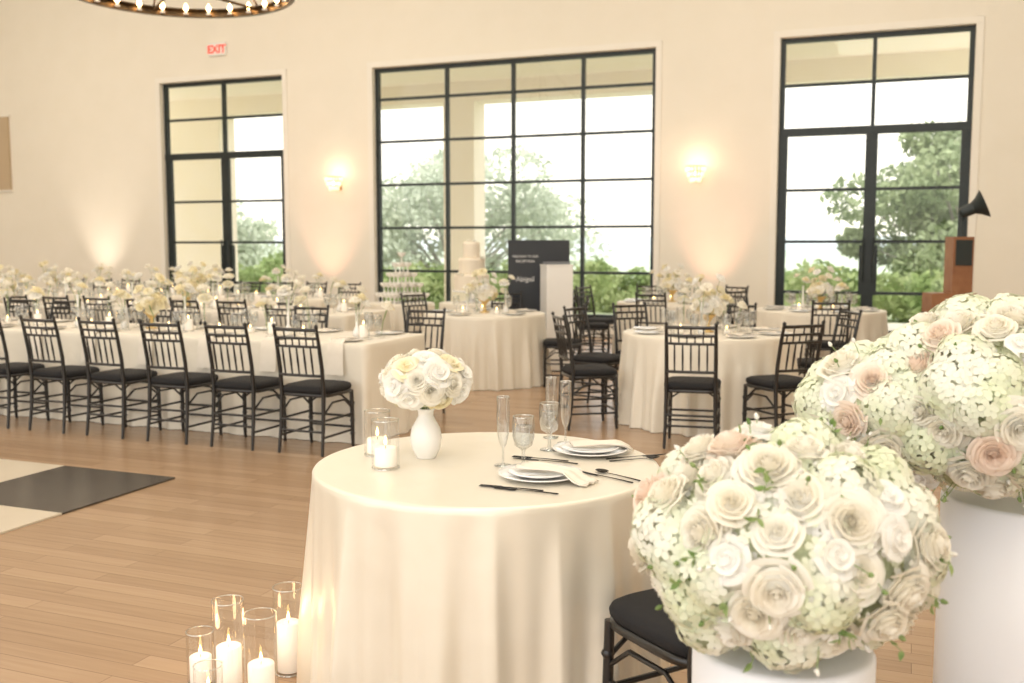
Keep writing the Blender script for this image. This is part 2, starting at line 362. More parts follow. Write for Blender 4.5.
# ------------------------------------------------------------------ chair
def chair_mesh():
    b=MB()
    for sx in (-1,1):
        b.tube([(sx*.185,.185,0),(sx*.185,.18,.06),(sx*.183,.18,.25),(sx*.18,.178,.43)],[.011,.014,.016,.015],8)
        b.tube([(sx*.185,-.225,0),(sx*.18,-.20,.2),(sx*.178,-.185,.44),(sx*.178,-.20,.62),(sx*.178,-.235,.80),(sx*.178,-.265,.925)],[.011,.014,.016,.015,.014,.011],8)
        for z in (.10,.20,.33): b.lathe([(.014,-.012),(.021,0),(.014,.012)],8,0,T(sx*.184,.18,z),False)
        for z in (.13,.25): b.tube([(sx*.184,.18,z),(sx*.182,-.21+.03*(z/.3),z)],.009,6)
        b.tube([(sx*.182,.17,.30),(sx*.182,.08,.37),(sx*.182,-.08,.37),(sx*.18,-.18,.30)],.008,6)
        b.lathe([(.011,0),(.017,.012),(.0,.028)],8,0,T(sx*.178,-.266,.92),False)
    for z in (.15,.23):
        b.tube([(-.184,.18,z),(.184,.18,z)],.009,6); b.tube([(-.182,-.205,z+.02),(.182,-.205,z+.02)],.009,6)
    b.tube([(-.18,.18,.32),(-.09,.18,.385),(.09,.18,.385),(.18,.18,.32)],.008,6)
    def yb(z): return -.185-(z-.44)*.165
    for z,r in ((.905,.013),(.845,.010),(.785,.010),(.575,.011)):
        b.tube([(-.178,yb(z),z),(-.09,yb(z)-.012,z),(.09,yb(z)-.012,z),(.178,yb(z),z)],r,8)
    for i in range(5):
        x=-.118+.059*i; b.tube([(x,yb(.575)-.011,.575),(x,yb(.68)-.011,.68),(x,yb(.785)-.011,.785)],[.006,.0085,.006],6)
    for i in range(6):
        x=-.145+.058*i; b.tube([(x,yb(.785)-.009,.785),(x,yb(.845)-.009,.845)],.006,6)
    for x in (-.09,0,.09): b.tube([(x,yb(.845)-.011,.845),(x,yb(.905)-.011,.905)],.006,6)
    def sup(hx,hy,z,n=5):
        L=[]
        for t in np.linspace(0,2*pi,40,endpoint=False):
            c,s=math.cos(t),math.sin(t)
            L.append((hx*math.copysign(abs(c)**(2/n),c),hy*math.copysign(abs(s)**(2/n),s),z))
        return L
    for prof,mi in (([(.9,.415),(1,.418),(1,.438),(.95,.442)],0),([(.96,.442),(1.0,.452),(1.01,.468),(.98,.482),(.90,.492),(.6,.497),(.01,.499)],1)):
        P=np.array([sup(.205*q,.205*q,z) for q,z in prof]); b.grid(P,mi,None,True)
        b.add(P[0],[tuple(reversed(range(40)))],mi)
    return b.mesh('chiavari_chair',[M_chair,M_cush])
CH=chair_mesh()
def chair(x,y,face):   # face = direction (fx,fy) the sitter looks
    obj('chiavari_chair',CH,loc=(x,y,0),rz=math.atan2(face[1],face[0])-pi/2+random.uniform(-.04,.04))

# ------------------------------------------------------------------ cloth tables
def cloth(outline,H,flare,amp,nf,mat,name,seed=0,rows=16,p=1.3):
    r=random.Random(seed); n=len(outline); ph=[r.uniform(0,6.28) for _ in range(6)]
    P=[]
    zs=[(-.014,H),(-.004,H-.002),(0,H-.008)]+[(None,H-.008-(H-.012)*(k/rows)**1.1) for k in range(1,rows+1)]
    cx=sum(o[0][0] for o in outline)/n; cy=sum(o[0][1] for o in outline)/n
    for off,z in zs:
        row=[]
        q=(H-z)/H
        for i,((x,y),(nx,ny)) in enumerate(outline):
            u=2*pi*i/n
            if off is None:
                def rd(v): return 1-2*abs(math.sin(v/2))**1.1     # sharper fold crests
                f=rd(nf*u+ph[0]+1.1*math.sin(3*u+ph[1])+.5*q*math.sin(5*u+ph[5]))+.5*math.sin(round(nf*1.7)*u+ph[2]+.7*math.sin(2*u+ph[3]))+.4*math.sin(round(nf*.55)*u+ph[4])
                d=flare*q+amp*f*min(1,q*1.4)**p
            else: d=off
            row.append((x+nx*d,y+ny*d,z))
        P.append(row)
    P=np.array(P); b=MB(); b.grid(P,0,None,True)
    top=[P[0]*1.0]
    for k in (.75,.4,.1):
        t=P[0].copy(); t[:,0]=cx+(t[:,0]-cx)*k; t[:,1]=cy+(t[:,1]-cy)*k; top.append(t)
    top=np.array(top[::-1]); b.grid(top,0,None,True); b.add(top[0],[tuple(range(n))],0)
    return b.mesh(name,[mat])
def circ(r,n=220): return [((r*math.cos(a),r*math.sin(a)),(math.cos(a),math.sin(a))) for a in np.linspace(0,2*pi,n,endpoint=False)]
def rrect(hx,hy,rc,step=.03):
    L=[]
    def line(p,q,nn):
        m=max(2,int((Vector(q)-Vector(p)).length/step))
        for i in range(m): t=i/m; L.append(((p[0]+(q[0]-p[0])*t,p[1]+(q[1]-p[1])*t),nn))
    def arc(c,a0):
        for i in range(8):
            a=a0+pi/2*i/8; L.append(((c[0]+rc*math.cos(a),c[1]+rc*math.sin(a)),(math.cos(a),math.sin(a))))
    line((-hx+rc,-hy),(hx-rc,-hy),(0,-1)); arc((hx-rc,-hy+rc),-pi/2)
    line((hx,-hy+rc),(hx,hy-rc),(1,0)); arc((hx-rc,hy-rc),0)
    line((hx-rc,hy),(-hx+rc,hy),(0,1)); arc((-hx+rc,hy-rc),pi/2)
    line((-hx,hy-rc),(-hx,-hy+rc),(-1,0)); arc((-hx+rc,-hy+rc),pi)
    return L
SWC=(-.085,3.35); SWR=.585
obj('sweetheart_table',cloth(circ(SWR,480),.76,.030,.022,17,M_satin,'sweetheart_table',3,30,1.0),loc=(*SWC,0))
RT=[cloth(circ(r,300),.76,.05,.030,20,M_linen,'round_banquet_table',i+5) for i,r in enumerate((.72,.66,.42))]
def rtable(x,y,k=0): obj('round_banquet_table',RT[k],loc=(x,y,0),rz=random.uniform(0,6))

# ------------------------------------------------------------------ flowers
def rose(seed,layers,ns,nt,spread=1.0):
    """cupped garden rose: whorls of overlapping petals around a tight bud"""
    r=random.Random(seed); V=[];F=[]; a0=r.uniform(0,6)
    for li,(cnt,rad,top,cur) in enumerate(layers):
        q=li/(len(layers)-1); a0+=1.1
        for k in range(cnt):
            ang=a0+2*pi*k/cnt+r.uniform(-.12,.12); w=pi/cnt*r.uniform(1.30,1.5); h=top+r.uniform(-.03,.03); rf=rad*r.uniform(.95,1.06); o=len(V)
            tw=r.uniform(.05,.12)
            for i in range(nt):
                t=i/(nt-1)
                for j in range(ns):
                    s=-1+2*j/(ns-1)
                    A=ang+s*w*(.62+.38*math.sin(pi*.5*t))
                    rr=rf*(.50+.50*math.sin(t*pi/2))*(1+tw*s)*spread+cur*(max(0,t-.55)/.45)**2
                    z=(h-.50)+.50*t-(.10+.10*q)*abs(s)**3*t-cur*.75*(max(0,t-.6)/.4)**2+.02*math.sin(5*s+seed+k)*t*q
                    V.append((rr*math.cos(A),rr*math.sin(A),z))
            for i in range(nt-1):
                for j in range(ns-1): F.append((o+i*ns+j,o+i*ns+j+1,o+(i+1)*ns+j+1,o+(i+1)*ns+j))
    # solid calyx/heart disc so the cup is never see-through
    o=len(V); m=14; V+= [(0,0,.30)]+[(.62*math.cos(2*pi*i/m),.62*math.sin(2*pi*i/m),.0) for i in range(m)]
    F+=[(o,o+1+i,o+1+(i+1)%m) for i in range(m)]
    return np.array(V),F
LAY=[(2,.06,.62,.0),(3,.13,.63,.01),(3,.22,.62,.02),(4,.32,.59,.04),(5,.44,.53,.07),(5,.56,.45,.10),(5,.68,.33,.15),(6,.80,.18,.18)]
LAYB=[(2,.07,.60,.0),(3,.17,.60,.02),(4,.29,.56,.04),(5,.43,.49,.08),(5,.58,.37,.12),(5,.73,.22,.18)]
ROSES=[rose(s,LAY,7,6) for s in (1,2,3,4)]+[rose(s,LAYB,7,6) for s in (5,6)]
LIS=[rose(s,[(3,.18,.46,.03),(4,.42,.44,.12),(5,.62,.30,.25)],8,6) for s in (8,9)]
ROSE_LO=[rose(s,[(2,.1,.6,0),(3,.26,.58,.04),(4,.48,.46,.1),(5,.72,.26,.18)],5,4) for s in (4,5)]
def floret(np_=4,wide=.68):
    V=[];F=[]
    for i in range(np_):
        a=2*pi*i/np_; o=len(V)
        for (r,da,z) in ((.02,0,-.04),(.55,-wide,.10),(.92,-.38,.04),(1.0,0,.0),(.92,.38,.04),(.55,wide,.10)):
            V.append((r*math.cos(a+da),r*math.sin(a+da),z+.03*(i%2)))
        F.append((o,o+1,o+2,o+3,o+4,o+5))
    return np.array(V),F
FL4=floret(4,.76); FL5=floret(5,.55)
def leaft():
    V=[(0,0,0),(.25,-.22,.06),(.6,-.20,.08),(1,0,-.05),(.6,.20,.08),(.25,.22,.06),(.3,0,0),(.65,0,.02)]
    return np.array(V),[(0,1,6),(0,6,5),(1,2,7,6),(6,7,4,5),(2,3,7),(7,3,4)]
LF=leaft()
FM=[M_core,M_ivory,M_blush,M_hyd,M_wpet,M_leaf,M_stem,M_yel]
def hydr(b,c,n,r,count,mi):
    n=Vector(n).normalized(); q=n.to_track_quat('Z','Y')
    for i in range(count):
        z=1-1.25*(i+.5)/count; a=i*2.39996; s=math.sqrt(max(0,1-z*z))
        d=q@Vector((s*math.cos(a),s*math.sin(a),z)); d+=Vector([random.uniform(-.08,.08) for _ in range(3)]); d.normalize()
        p=Vector(c)+d*r*random.uniform(.93,1.04)
        V,F=FL4; b.add(V,F,mi,alignM(p,d+Vector([random.uniform(-.22,.22) for _ in range(3)]),random.uniform(.0165,.021),random.uniform(0,6)))
def big_bouquet(b,c,rx,rz,slots,seed,zmin=-.72,fr=.062):
    r=random.Random(seed); c=Vector(c)
    prof=[(rx*.86*math.cos(t),rz*.86*math.sin(t)) for t in np.linspace(-pi/2,pi/2,14)]
    prof[0]=(0.001,prof[0][1]); prof[-1]=(0.001,prof[-1][1])
    b.lathe(prof,28,0,Matrix.Translation(c),False)
    for i in range(slots):
        z=1-(1-zmin)*(i+.5)/slots; a=i*2.39996+r.uniform(-.12,.12); s=math.sqrt(1-z*z)
        n=Vector((s*math.cos(a)/rx,s*math.sin(a)/rx,z/rz)).normalized()
        k=r.uniform(.96,1.09); p=c+Vector((rx*s*math.cos(a),rx*s*math.sin(a),rz*z))*k
        h=r.random(); nn=n+Vector([r.uniform(-.28,.28) for _ in range(3)])
        if h<.43: V,F=r.choice(ROSES); sc=fr*r.uniform(.84,1.14); b.add(V,F,1,alignM(p-n*sc*.42,nn,sc,r.uniform(0,6)))
        elif h<.51: V,F=r.choice(ROSES); sc=fr*r.uniform(.8,1.05); b.add(V,F,2,alignM(p-n*sc*.40,nn,sc,r.uniform(0,6)))
        elif h<.66: V,F=r.choice(LIS); sc=fr*r.uniform(.76,.96); b.add(V,F,4,alignM(p-n*sc*.28,nn,sc,r.uniform(0,6)))
        else: hydr(b,p-n*fr*.95,n,fr*1.22,80,3)
    for i in range(int(slots*10)):
        z=r.uniform(zmin-.08,1); a=r.uniform(0,2*pi); s=math.sqrt(max(0,1-z*z)); k=r.uniform(.86,.95)
        d=Vector((rx*s*math.cos(a),rx*s*math.sin(a),rz*z)); p=c+d*k
        V,F=FL5 if i%2 else FL4
        b.add(V,F,3 if i%3 else 4,alignM(p,d+Vector([r.uniform(-.12,.12) for _ in range(3)]),r.uniform(.015,.021),r.uniform(0,6)))
    for i in range(int(slots*1.0)):
        z=r.uniform(zmin-.1,1); a=r.uniform(0,2*pi); s=math.sqrt(max(0,1-z*z)); d=Vector((rx*s*math.cos(a),rx*s*math.sin(a),rz*z))
        p0=c+d*.9; p1=c+d*r.uniform(1.02,1.10)+Vector([r.uniform(-.02,.02) for _ in range(3)])
        b.tube([p0,p1],[.0016,.001],4,6)
        if i%3:
            b.lathe([(0,-.5),(.5,0),(.35,.7),(0,1.1)],6,4 if i%2 else 5,alignM(p1,d,.011),False)
        else:
            V,F=LF
            for k in range(4): 
                q=p0.lerp(p1,.35+.2*k); b.add(V,F,5,alignM(q,d+Vector([r.uniform(-.6,.6) for _ in range(3)]),r.uniform(.018,.030),r.uniform(0,6))@Matrix.Rotation(-.9,4,'Y'))
b=MB(); big_bouquet(b,(0,0,0),.285,.230,84,11,-.78)
obj('rose_hydrangea_arrangement',b.mesh('rose_hydrangea_arrangement',FM),loc=(.56,2.01,.895))
b=MB(); big_bouquet(b,(0,0,0),.295,.26,88,12,-.78); big_bouquet(b,(-.275,.05,-.02),.195,.175,36,13,-.8)
obj('rose_hydrangea_arrangement',b.mesh('rose_hydrangea_arrangement',FM),loc=(1.24,2.56,1.085))
def plinth(x,y,r,h):
    b=MB(); b.lathe([(r-.006,0),(r,.006),(r,h-.008),(r-.008,h),(r-.02,h),(0.001,h)],64,0)
    obj('flower_plinth',b.mesh('flower_plinth',[M_plinth]),loc=(x,y,0))
plinth(.565,2.02,.185,.67); plinth(1.385,2.62,.22,.83)

# ------------------------------------------------------------------ sweetheart table dressing
ZT=.7605
b=MB()
b.lathe([(.001,0),(.032,0),(.035,.004),(.05,.035),(.056,.07),(.050,.105),(.033,.135),(.026,.15),(.028,.165),(.036,.176),(.033,.176),(.024,.16),(.001,.15)],40,0,None,False)
c=Vector((0,0,.272)); 
for i in range(9): b.tube([(0,0,.12),(.02*math.cos(i*.7),.02*math.sin(i*.7),.2),(.07*math.cos(i*.7),.07*math.sin(i*.7),.25)],.002,5,7)
rr=random.Random(4)
FM2=[M_white]+FM
b.lathe([(.02,.18),(.09,.20),(.12,.24),(.115,.29),(.07,.33),(.001,.34)],24,1,None,False)
for i in range(32):
    z=1-1.6*(i+.5)/32; a=i*2.39996; s=math.sqrt(1-z*z); n=Vector((s*math.cos(a),s*math.sin(a),z*1.2+.1))
    p=c+Vector((.155*s*math.cos(a),.155*s*math.sin(a),.104*z)); h=rr.random(); sc=.052*rr.uniform(.85,1.15)
    if h<.40: V,F=rr.choice(ROSES); b.add(V,F,2 if h<.28 else 8,alignM(p-n.normalized()*sc*.4,n,sc,rr.uniform(0,6)))
    else: V,F=rr.choice(LIS); b.add(V,F,5 if h<.85 else 8,alignM(p-n.normalized()*sc*.3,n+Vector((rr.uniform(-.3,.3),rr.uniform(-.3,.3),0)),sc*1.1,rr.uniform(0,6)))
for i in range(260):
    z=rr.uniform(-.6,1); a=rr.uniform(0,6.28); s=math.sqrt(1-z*z); d=Vector((.145*s*math.cos(a),.145*s*math.sin(a),.10*z))
    V,F=FL5; b.add(V,F,4+(i%2),alignM(c+d*rr.uniform(.82,.95),d,rr.uniform(.010,.016),rr.uniform(0,6)))
obj('bouquet_in_vase',b.mesh('bouquet_in_vase',FM2),loc=(-.30,3.44,ZT))

M_rim=glassmat('glass_rim',(.93,.95,.94),.40,.05,.4)
def candle_mesh(r,h,ch,name='candle_in_glass_cylinder',seg=32,cr=None):
    b=MB()
    b.lathe([(.001,.001),(r-.003,.001),(r,.004),(r,h-.002)],seg,0,None,False)
    b.lathe([(r+.0006,h-.003),(r+.0006,h),(r-.002,h),(r-.002,h-.003),(r+.0006,h-.003)],seg,4,None,False)
    b.lathe([(r+.0006,.001),(r+.0006,.006),(r-.004,.006)],seg,4,None,False)
    cr=cr or min(r*.80,.046); b.lathe([(cr-.002,.009),(cr,.012),(cr,ch),(cr-.004,ch+.003),(cr*.5,ch-.003),(.001,ch-.003)],24,1)
    b.tube([(0,0,ch-.004),(0.001,0,ch+.012)],.001,5,2)
    b.lathe([(0,ch+.008),(.005,ch+.016),(.0055,ch+.022),(.003,ch+.033),(0,ch+.042)],10,3,None,False)
    return b.mesh(name,[M_gl,M_wax,M_cut,M_flame,M_rim])
obj('candle_in_glass_cylinder',candle_mesh(.046,.165,.07),loc=(-.42,3.27,ZT))
obj('candle_in_glass_cylinder',candle_mesh(.046,.16,.06),loc=(-.475,3.48,ZT))
for k,(x,y,r,h,ch) in enumerate(((-.95,3.24,.052,.32,.16),(-.825,3.17,.054,.30,.13),(-.785,3.40,.052,.31,.18),(-1.065,3.30,.046,.19,.10),(-.975,3.09,.046,.16,.08))):
    obj('pillar_candle_in_hurricane_glass',candle_mesh(r,h,ch,'pillar_candle_in_hurricane_glass'),loc=(x,y,0.001))
for x,y in ((-.88,3.30),(-1.02,3.17)):
    l=bpy.data.lights.new('flame','POINT'); l.energy=.6; l.color=(1,.62,.32); l.shadow_soft_size=.03
    o=bpy.data.objects.new('flame_light',l); COL.objects.link(o); o.location=(x,y,.24)
def glass(prof,liq,mat,name,seg=28,gm=None):
    b=MB(); b.lathe(prof,seg,0,None,False)
    if liq: b.lathe(liq,seg,1,None,False)
    rt=prof[-1]; b.lathe([(rt[0]+.0005,rt[1]-.002),(rt[0]+.0005,rt[1]+.001),(rt[0]-.0015,rt[1]+.001),(rt[0]-.0015,rt[1]-.002)],seg,2,None,False)
    return b.mesh(name,[gm or M_glt,mat,M_rim])
G_FLUTE=glass([(.001,.004),(.030,.001),(.031,.003),(.006,.006),(.0035,.012),(.0035,.06),(.012,.075),(.019,.105),(.022,.16),(.021,.235)],None,M_champ,'champagne_flute')
G_GOB=glass([(.001,.004),(.034,.001),(.035,.003),(.008,.007),(.006,.015),(.006,.055),(.011,.062),(.030,.075),(.037,.105),(.038,.135),(.035,.172)],
   [(.001,.070),(.027,.080),(.0345,.107),(.0355,.135),(.034,.14),(.001,.14)],M_water,'water_goblet')
for x,y in ((-.03,3.31),(.15,3.80)): obj('champagne_flute',G_FLUTE,loc=(x,y,ZT))
for x,y in ((.038,3.29),(.135,3.57)): obj('water_goblet',G_GOB,loc=(x,y,ZT))
obj('champagne_flute',G_FLUTE,loc=(.20,3.69,ZT))
b=MB(); b.lathe([(.001,.004),(.075,.004),(.085,.006),(.12,.014),(.135,.019),(.134,.022),(.118,.018),(.08,.010),(.001,.009)],56,0,None,False)
b.lathe([(.001,.012),(.06,.012),(.07,.014),(.098,.022),(.104,.026),(.103,.029),(.095,.026),(.066,.018),(.001,.016)],48,0,None,False)
PL=b.mesh('dinner_plate',[M_plate])
PLS=((.09,3.14),(.28,3.52))
for p in PLS: obj('dinner_plate',PL,loc=(*p,ZT-.002))
def napkin(p,out,L,name='linen_napkin'):
    o=Vector((out[0],out[1],0)).normalized(); s=Vector((-o.y,o.x,0)); p=Vector((p[0],p[1],0))
    rows=[]; path=[]
    for d in np.linspace(-.07,L,14):
        z=ZT+.036 if d<.11 else ZT+.036-(.026*min(1,(d-.11)/.05))
        path.append((d,z))
    for i,(d,z) in enumerate(path):
        w=.042+.008*math.sin(i*.7)
        rows.append([tuple(p+o*d+s*(w*q)+Vector((0,0,z+.004*math.sin(q*7+i*.3)))) for q in np.linspace(-1,1,11)])
    b=MB(); b.grid(np.array(rows)); ob=obj(name,b.mesh(name,[M_nap])); m=ob.modifiers.new('s','SOLIDIFY'); m.thickness=.004; m.offset=1
napkin(PLS[0],(.75,-.5),.19); napkin(PLS[1],(.95,.1),.15)
def cut_mesh(kind):
    b=MB()
    S=Matrix.Diagonal((1,1,.45,1))
    b.tube([(-.10,0,.004),(-.06,0,.006),(0,0,.007),(.04,0,.006)],[.0045,.004,.0028,.0025],8,0,S)
    if kind=='fork':
        b.box(.035,.062,-.010,.010,.001,.0035)
        for i in range(4): b.box(.06,.105,-.010+.0056*i,-.0072+.0056*i,.001,.003)
    elif kind=='knife':
        b.add([(.04,-.004,.001),(.11,-.008,.001),(.135,.004,.001),(.04,.006,.001),(.04,-.004,.003),(.11,-.008,.003),(.135,.004,.003),(.04,.006,.003)],[(0,3,2,1),(4,5,6,7),(0,1,5,4),(1,2,6,5),(2,3,7,6),(3,0,4,7)])
    else: b.lathe([(.001,-.012),(.6,-.008),(1,.002),(.96,.004),(.55,-.004),(.001,-.007)],16,0,Matrix.Translation((.062,0,.006))@Matrix.Diagonal((.026,.017,.5,1)),False)
    return b.mesh('table_'+kind,[M_cut])
CK={k:cut_mesh(k) for k in ('fork','knife','spoon')}
for k,x,y,a in (('fork',.00,2.99,2.8),('fork',.045,2.955,2.75),('knife',.305,3.13,2.35),('spoon',.335,3.16,2.3),('knife',.13,3.37,2.75),('fork',.10,3.41,2.75),('spoon',.43,3.40,.3),('knife',.42,3.44,.35)):
    obj('table_'+k,CK[k],loc=(x,y,ZT+.001),rz=a)
chair(.525,2.715,(-.50,.87))

# ------------------------------------------------------------------ guest tables
G_T=glass([(.001,.003),(.032,.001),(.006,.006),(.004,.07),(.03,.09),(.036,.13),(.032,.19)],None,M_water,'wine_glass',14)
G_G2=glass([(.001,.004),(.034,.001),(.008,.007),(.006,.055),(.030,.075),(.038,.12),(.035,.172)],[(.001,.14),(.036,.138),(.034,.1),(.02,.08)],M_water,'water_goblet',14)
def vot():
    b=MB(); b.lathe([(.001,0),(.034,0),(.036,.09)],14,0,None,False)
    b.lathe([(.025,.008),(.025,.04),(.001,.04)],12,1); b.lathe([(0,.045),(.006,.055),(0,.078)],6,2,None,False)
    return b.mesh('votive_candle',[M_gl,M_wax,M_flame])
VOT=vot()
TALL=candle_mesh(.040,.20,.10,'candle_in_glass_cylinder',16)
BUD=[]
for k in range(4):
    r=random.Random(k+20); b=MB(); h=.12+.045*k
    b.lathe([(.001,0),(.028,0),(.032,.03),(.02,.06),(.010,.075),(.010,h),(.014,h+.012)],14,0,None,False)
    tops=[(r.uniform(-.06,.06),r.uniform(-.06,.06),h+r.uniform(.04,.14)) for _ in range(3+k%2)]
    for t in tops:
        b.tube([(0,0,.02),(t[0]*.3,t[1]*.3,h),t],.002,4,6)
        V,F=r.choice(ROSE_LO); b.add(V,F,r.choice((1,7,4,7)),alignM(t,(t[0]*5,t[1]*5,.6),r.uniform(.048,.066)))
    BUD.append(b.mesh('bud_vase_with_roses',[M_white if k%2 else M_gl]+FM[1:]))
CENT=[]
for k in range(2):
    r=random.Random(k+50); b=MB()
    b.lathe([(.001,0),(.05,0),(.055,.008),(.02,.02),(.014,.08),(.05,.13),(.075,.15),(.072,.15),(.02,.12),(.001,.12)],18,0,None,False)
    for i in range(17):
        z=1-1.3*(i+.5)/17; a=i*2.4; s=math.sqrt(1-z*z); p=Vector((.12*s*math.cos(a),.12*s*math.sin(a),.21+.09*z))*1
        V,F=ROSE_LO[i%2]; b.add(V,F,(1,7,4,7,1)[i%5],alignM(p,(s*math.cos(a),s*math.sin(a),z+.3),r.uniform(.052,.066),i))
    for i in range(6):
        a=i*1.1+r.uniform(0,.5); t=(.11*math.cos(a),.11*math.sin(a),r.uniform(.33,.46)); b.tube([(0,0,.12),t],.002,4,6)
        V,F=ROSE_LO[0]; b.add(V,F,r.choice((1,7,4)),alignM(t,(math.cos(a),math.sin(a),1),r.uniform(.048,.062)))
        V,F=LF; b.add(V,F,5,alignM((t[0]*.7,t[1]*.7,.23),(math.cos(a),math.sin(a),.3),.05))
    CENT.append(b.mesh('floral_centerpiece',[M_gold]+FM[1:]))
b=MB(); b.lathe([(.001,.004),(.08,.004),(.125,.016),(.128,.020),(.08,.010),(.001,.009)],24,0,None,False)
P0s=[[(x,-.03+.015*math.sin(x*30),.026+.006*math.sin(x*60)) for x in np.linspace(-.04,.04,8)],[(x,.12,.026) for x in np.linspace(-.04,.04,8)]]
b.grid(np.array(P0s),1)
PLF=b.mesh('plate_with_napkin',[M_plate,M_nap])
def drop_napkin():
    b=MB(); rows=[]
    path=[(.132,.026),(.150,.012),(.178,-.003),(.190,-.08),(.200,-.16),(.205,-.24)]
    for i,(d,z) in enumerate(path): rows.append([(q*(.06+.004*i),-d,z+.004*math.sin(q*8)) for q in np.linspace(-1,1,9)])
    b.grid(np.array(rows),0); return b.mesh('draped_napkin',[M_nap])
DN=drop_napkin()
OCC=[]
def put(name,me,x,y,r,rz=0,sc=1):
    for (a,c,q) in OCC:
        if (a-x)**2+(c-y)**2<(q+r)**2: return False
    OCC.append((x,y,r)); obj(name,me,loc=(x,y,ZT),rz=rz,sc=sc); return True
def plate(x,y,a): OCC.append((x,y,.13)); obj('plate_with_napkin',PLF,loc=(x,y,ZT),rz=a-pi/2)
def glasses(x,y,a):
    c,s=math.cos(a),math.sin(a)
    put('wine_glass',G_T,x+c*.19+s*.08,y+s*.19-c*.08,.037)
    put('water_goblet',G_G2,x+c*.21-s*.01,y+s*.21+c*.01,.039)
def dress_round(x,y,r,n,a0=0):
    S=[(x+(r-.17)*math.cos(a0+2*pi*i/n),y+(r-.17)*math.sin(a0+2*pi*i/n),a0+2*pi*i/n+pi) for i in range(n)]
    for s in S: plate(*s)
    put('floral_centerpiece',random.choice(CENT),x,y,.11,random.uniform(0,6))
    for i in range(7):
        a=a0+.4+2*pi/7*i; rad=.23+.02*(i%2)
        if i%2: put('votive_candle',VOT,x+rad*math.cos(a),y+rad*math.sin(a),.038)
        else: put('bud_vase_with_roses',BUD[(i//2+int(x*3))%4],x+rad*math.cos(a),y+rad*math.sin(a),.05,i)
    for s in S: glasses(*s)
def long_table(cx,cy,hl,hw,seats,s0,near=True,far=True,sp=.6,skip=()):
    me=cloth(rrect(hl,hw,.06),.76,.03,.018,int(hl*14),M_linen,'long_banquet_table',int(hl*10))
    M=Matrix.Translation((cx,cy,0))@Matrix.Rotation(WA,4,'Z'); obj('long_banquet_table',me,M=M)
    S=[]
    for i in range(seats):
        u=-hl+s0+sp*i
        for sd,on in ((1,near),(-1,far)):
            p=M@Vector((u,sd*(hw-.17),0)); a=math.atan2(-sd*N.y,-sd*N.x)
            plate(p.x,p.y,a); S.append((p.x,p.y,a))
            obj('draped_napkin',DN,loc=(p.x,p.y,ZT),rz=a-pi/2)
            if on and not (sd==-1 and i in skip):
                q=M@Vector((u,sd*(hw+.27),0)); chair(q.x,q.y,(-sd*N.x,-sd*N.y))
    k=0; u=-hl+.16
    while u<hl-.15:
        v=.06*math.sin(k*2.1); p=M@Vector((u,v,0))
        if k%7==3: put('floral_centerpiece',CENT[k%2],p.x,p.y,.10,k); u+=.25
        elif k%2==0: put('bud_vase_with_roses',BUD[(k//2)%4],p.x,p.y,.055,k,1.1); u+=.13
        elif k%3==1: put('candle_in_glass_cylinder',TALL,p.x,p.y,.045); u+=.12
        else: put('votive_candle',VOT,p.x,p.y,.04); u+=.11
        k+=1
    for s in S: glasses(*s)
def Rw(p,du,dv): return (p[0]+D.x*du+N.x*dv,p[1]+D.y*du+N.y*dv)
A=(-1.08,7.43)
c1=Rw(A,3.1,-.5); long_table(*c1,3.1,.5,10,.27,skip=(1,3,4,6))
A2=(-1.75,10.5); c2=Rw(A2,3.4,-.5); long_table(*c2,3.4,.5,10,.45,far=False)
A3=(-2.6,13.6); c3=Rw(A3,3.4,-.5); long_table(*c3,3.4,.5,10,.45,near=False)

rtable(-.30,10.95,1); dress_round(-.30,10.95,.66,5,.4)
chair(.54,10.65,(-.97,.1)); chair(-.98,11.62,(.7,-.7)); chair(-.10,12.0,(-.1,-1))
rtable(1.67,8.5,0); dress_round(1.67,8.5,.72,8,.3)
chair(1.36,7.46,(.28,.96)); chair(2.04,7.56,(-.38,.92)); chair(.64,8.25,(.97,.2)); chair(.80,9.16,(.82,-.55)); chair(1.25,9.52,(.4,-.9)); chair(2.1,9.52,(-.4,-.9)); chair(2.72,8.75,(-.97,-.2))
rtable(3.55,11.5,0); dress_round(3.55,11.5,.72,8,.1)
chair(3.3,10.44,(.2,1)); chair(4.32,10.75,(-.7,.7)); chair(4.62,11.6,(-1,0)); chair(3.9,12.54,(-.3,-1)); chair(2.98,12.4,(.6,-.8))
rtable(2.10,13.1,0); dress_round(2.10,13.1,.72,8,.2)
chair(1.04,12.9,(1,.1)); chair(1.75,12.06,(.4,.9)); chair(2.0,14.17,(.1,-1)); chair(1.2,13.75,(.8,-.6)); chair(2.95,12.9+.9,(-.7,-.6))

# cake + champagne tower
rtable(-.52,12.95,2)
b=MB()
b.lathe([(.001,0),(.10,0),(.11,.01),(.04,.03),(.03,.10),(.15,.125),(.24,.13),(.24,.145),(.001,.145)],40,1,None,False)
for r,z0,z1 in ((.21,.146,.34),(.155,.34,.53),(.10,.53,.72)):
    pr=[(r-.004,z0)]+[(r+(.004 if k%2 else -.002),z0+.01+(z1-z0-.02)*k/8) for k in range(9)]+[(r-.012,z1),(.001,z1)]
    b.lathe(pr,48,0,None,False)
    for i in range(18):
        a=2*pi*i/18; b.lathe([(0,-.008),(.010,0),(0,.010)],6,0,T(r*math.cos(a),r*math.sin(a),z0+.008),False)
for i,(x,y,z,s) in enumerate(((.03,-.03,.74,.05),(-.04,.0,.74,.045),(.0,.04,.73,.04),(.13,-.08,.55,.045),(-.15,-.12,.36,.045),(-.10,-.17,.35,.04))):
    V,F=ROSE_LO[i%2]; b.add(V,F,2,T(x,y,z-.02,0,s))
obj('tiered_wedding_cake',b.mesh('tiered_wedding_cake',[M_icing,M_white,M_ivory]),loc=(-.52,12.95,ZT),sc=1.08)
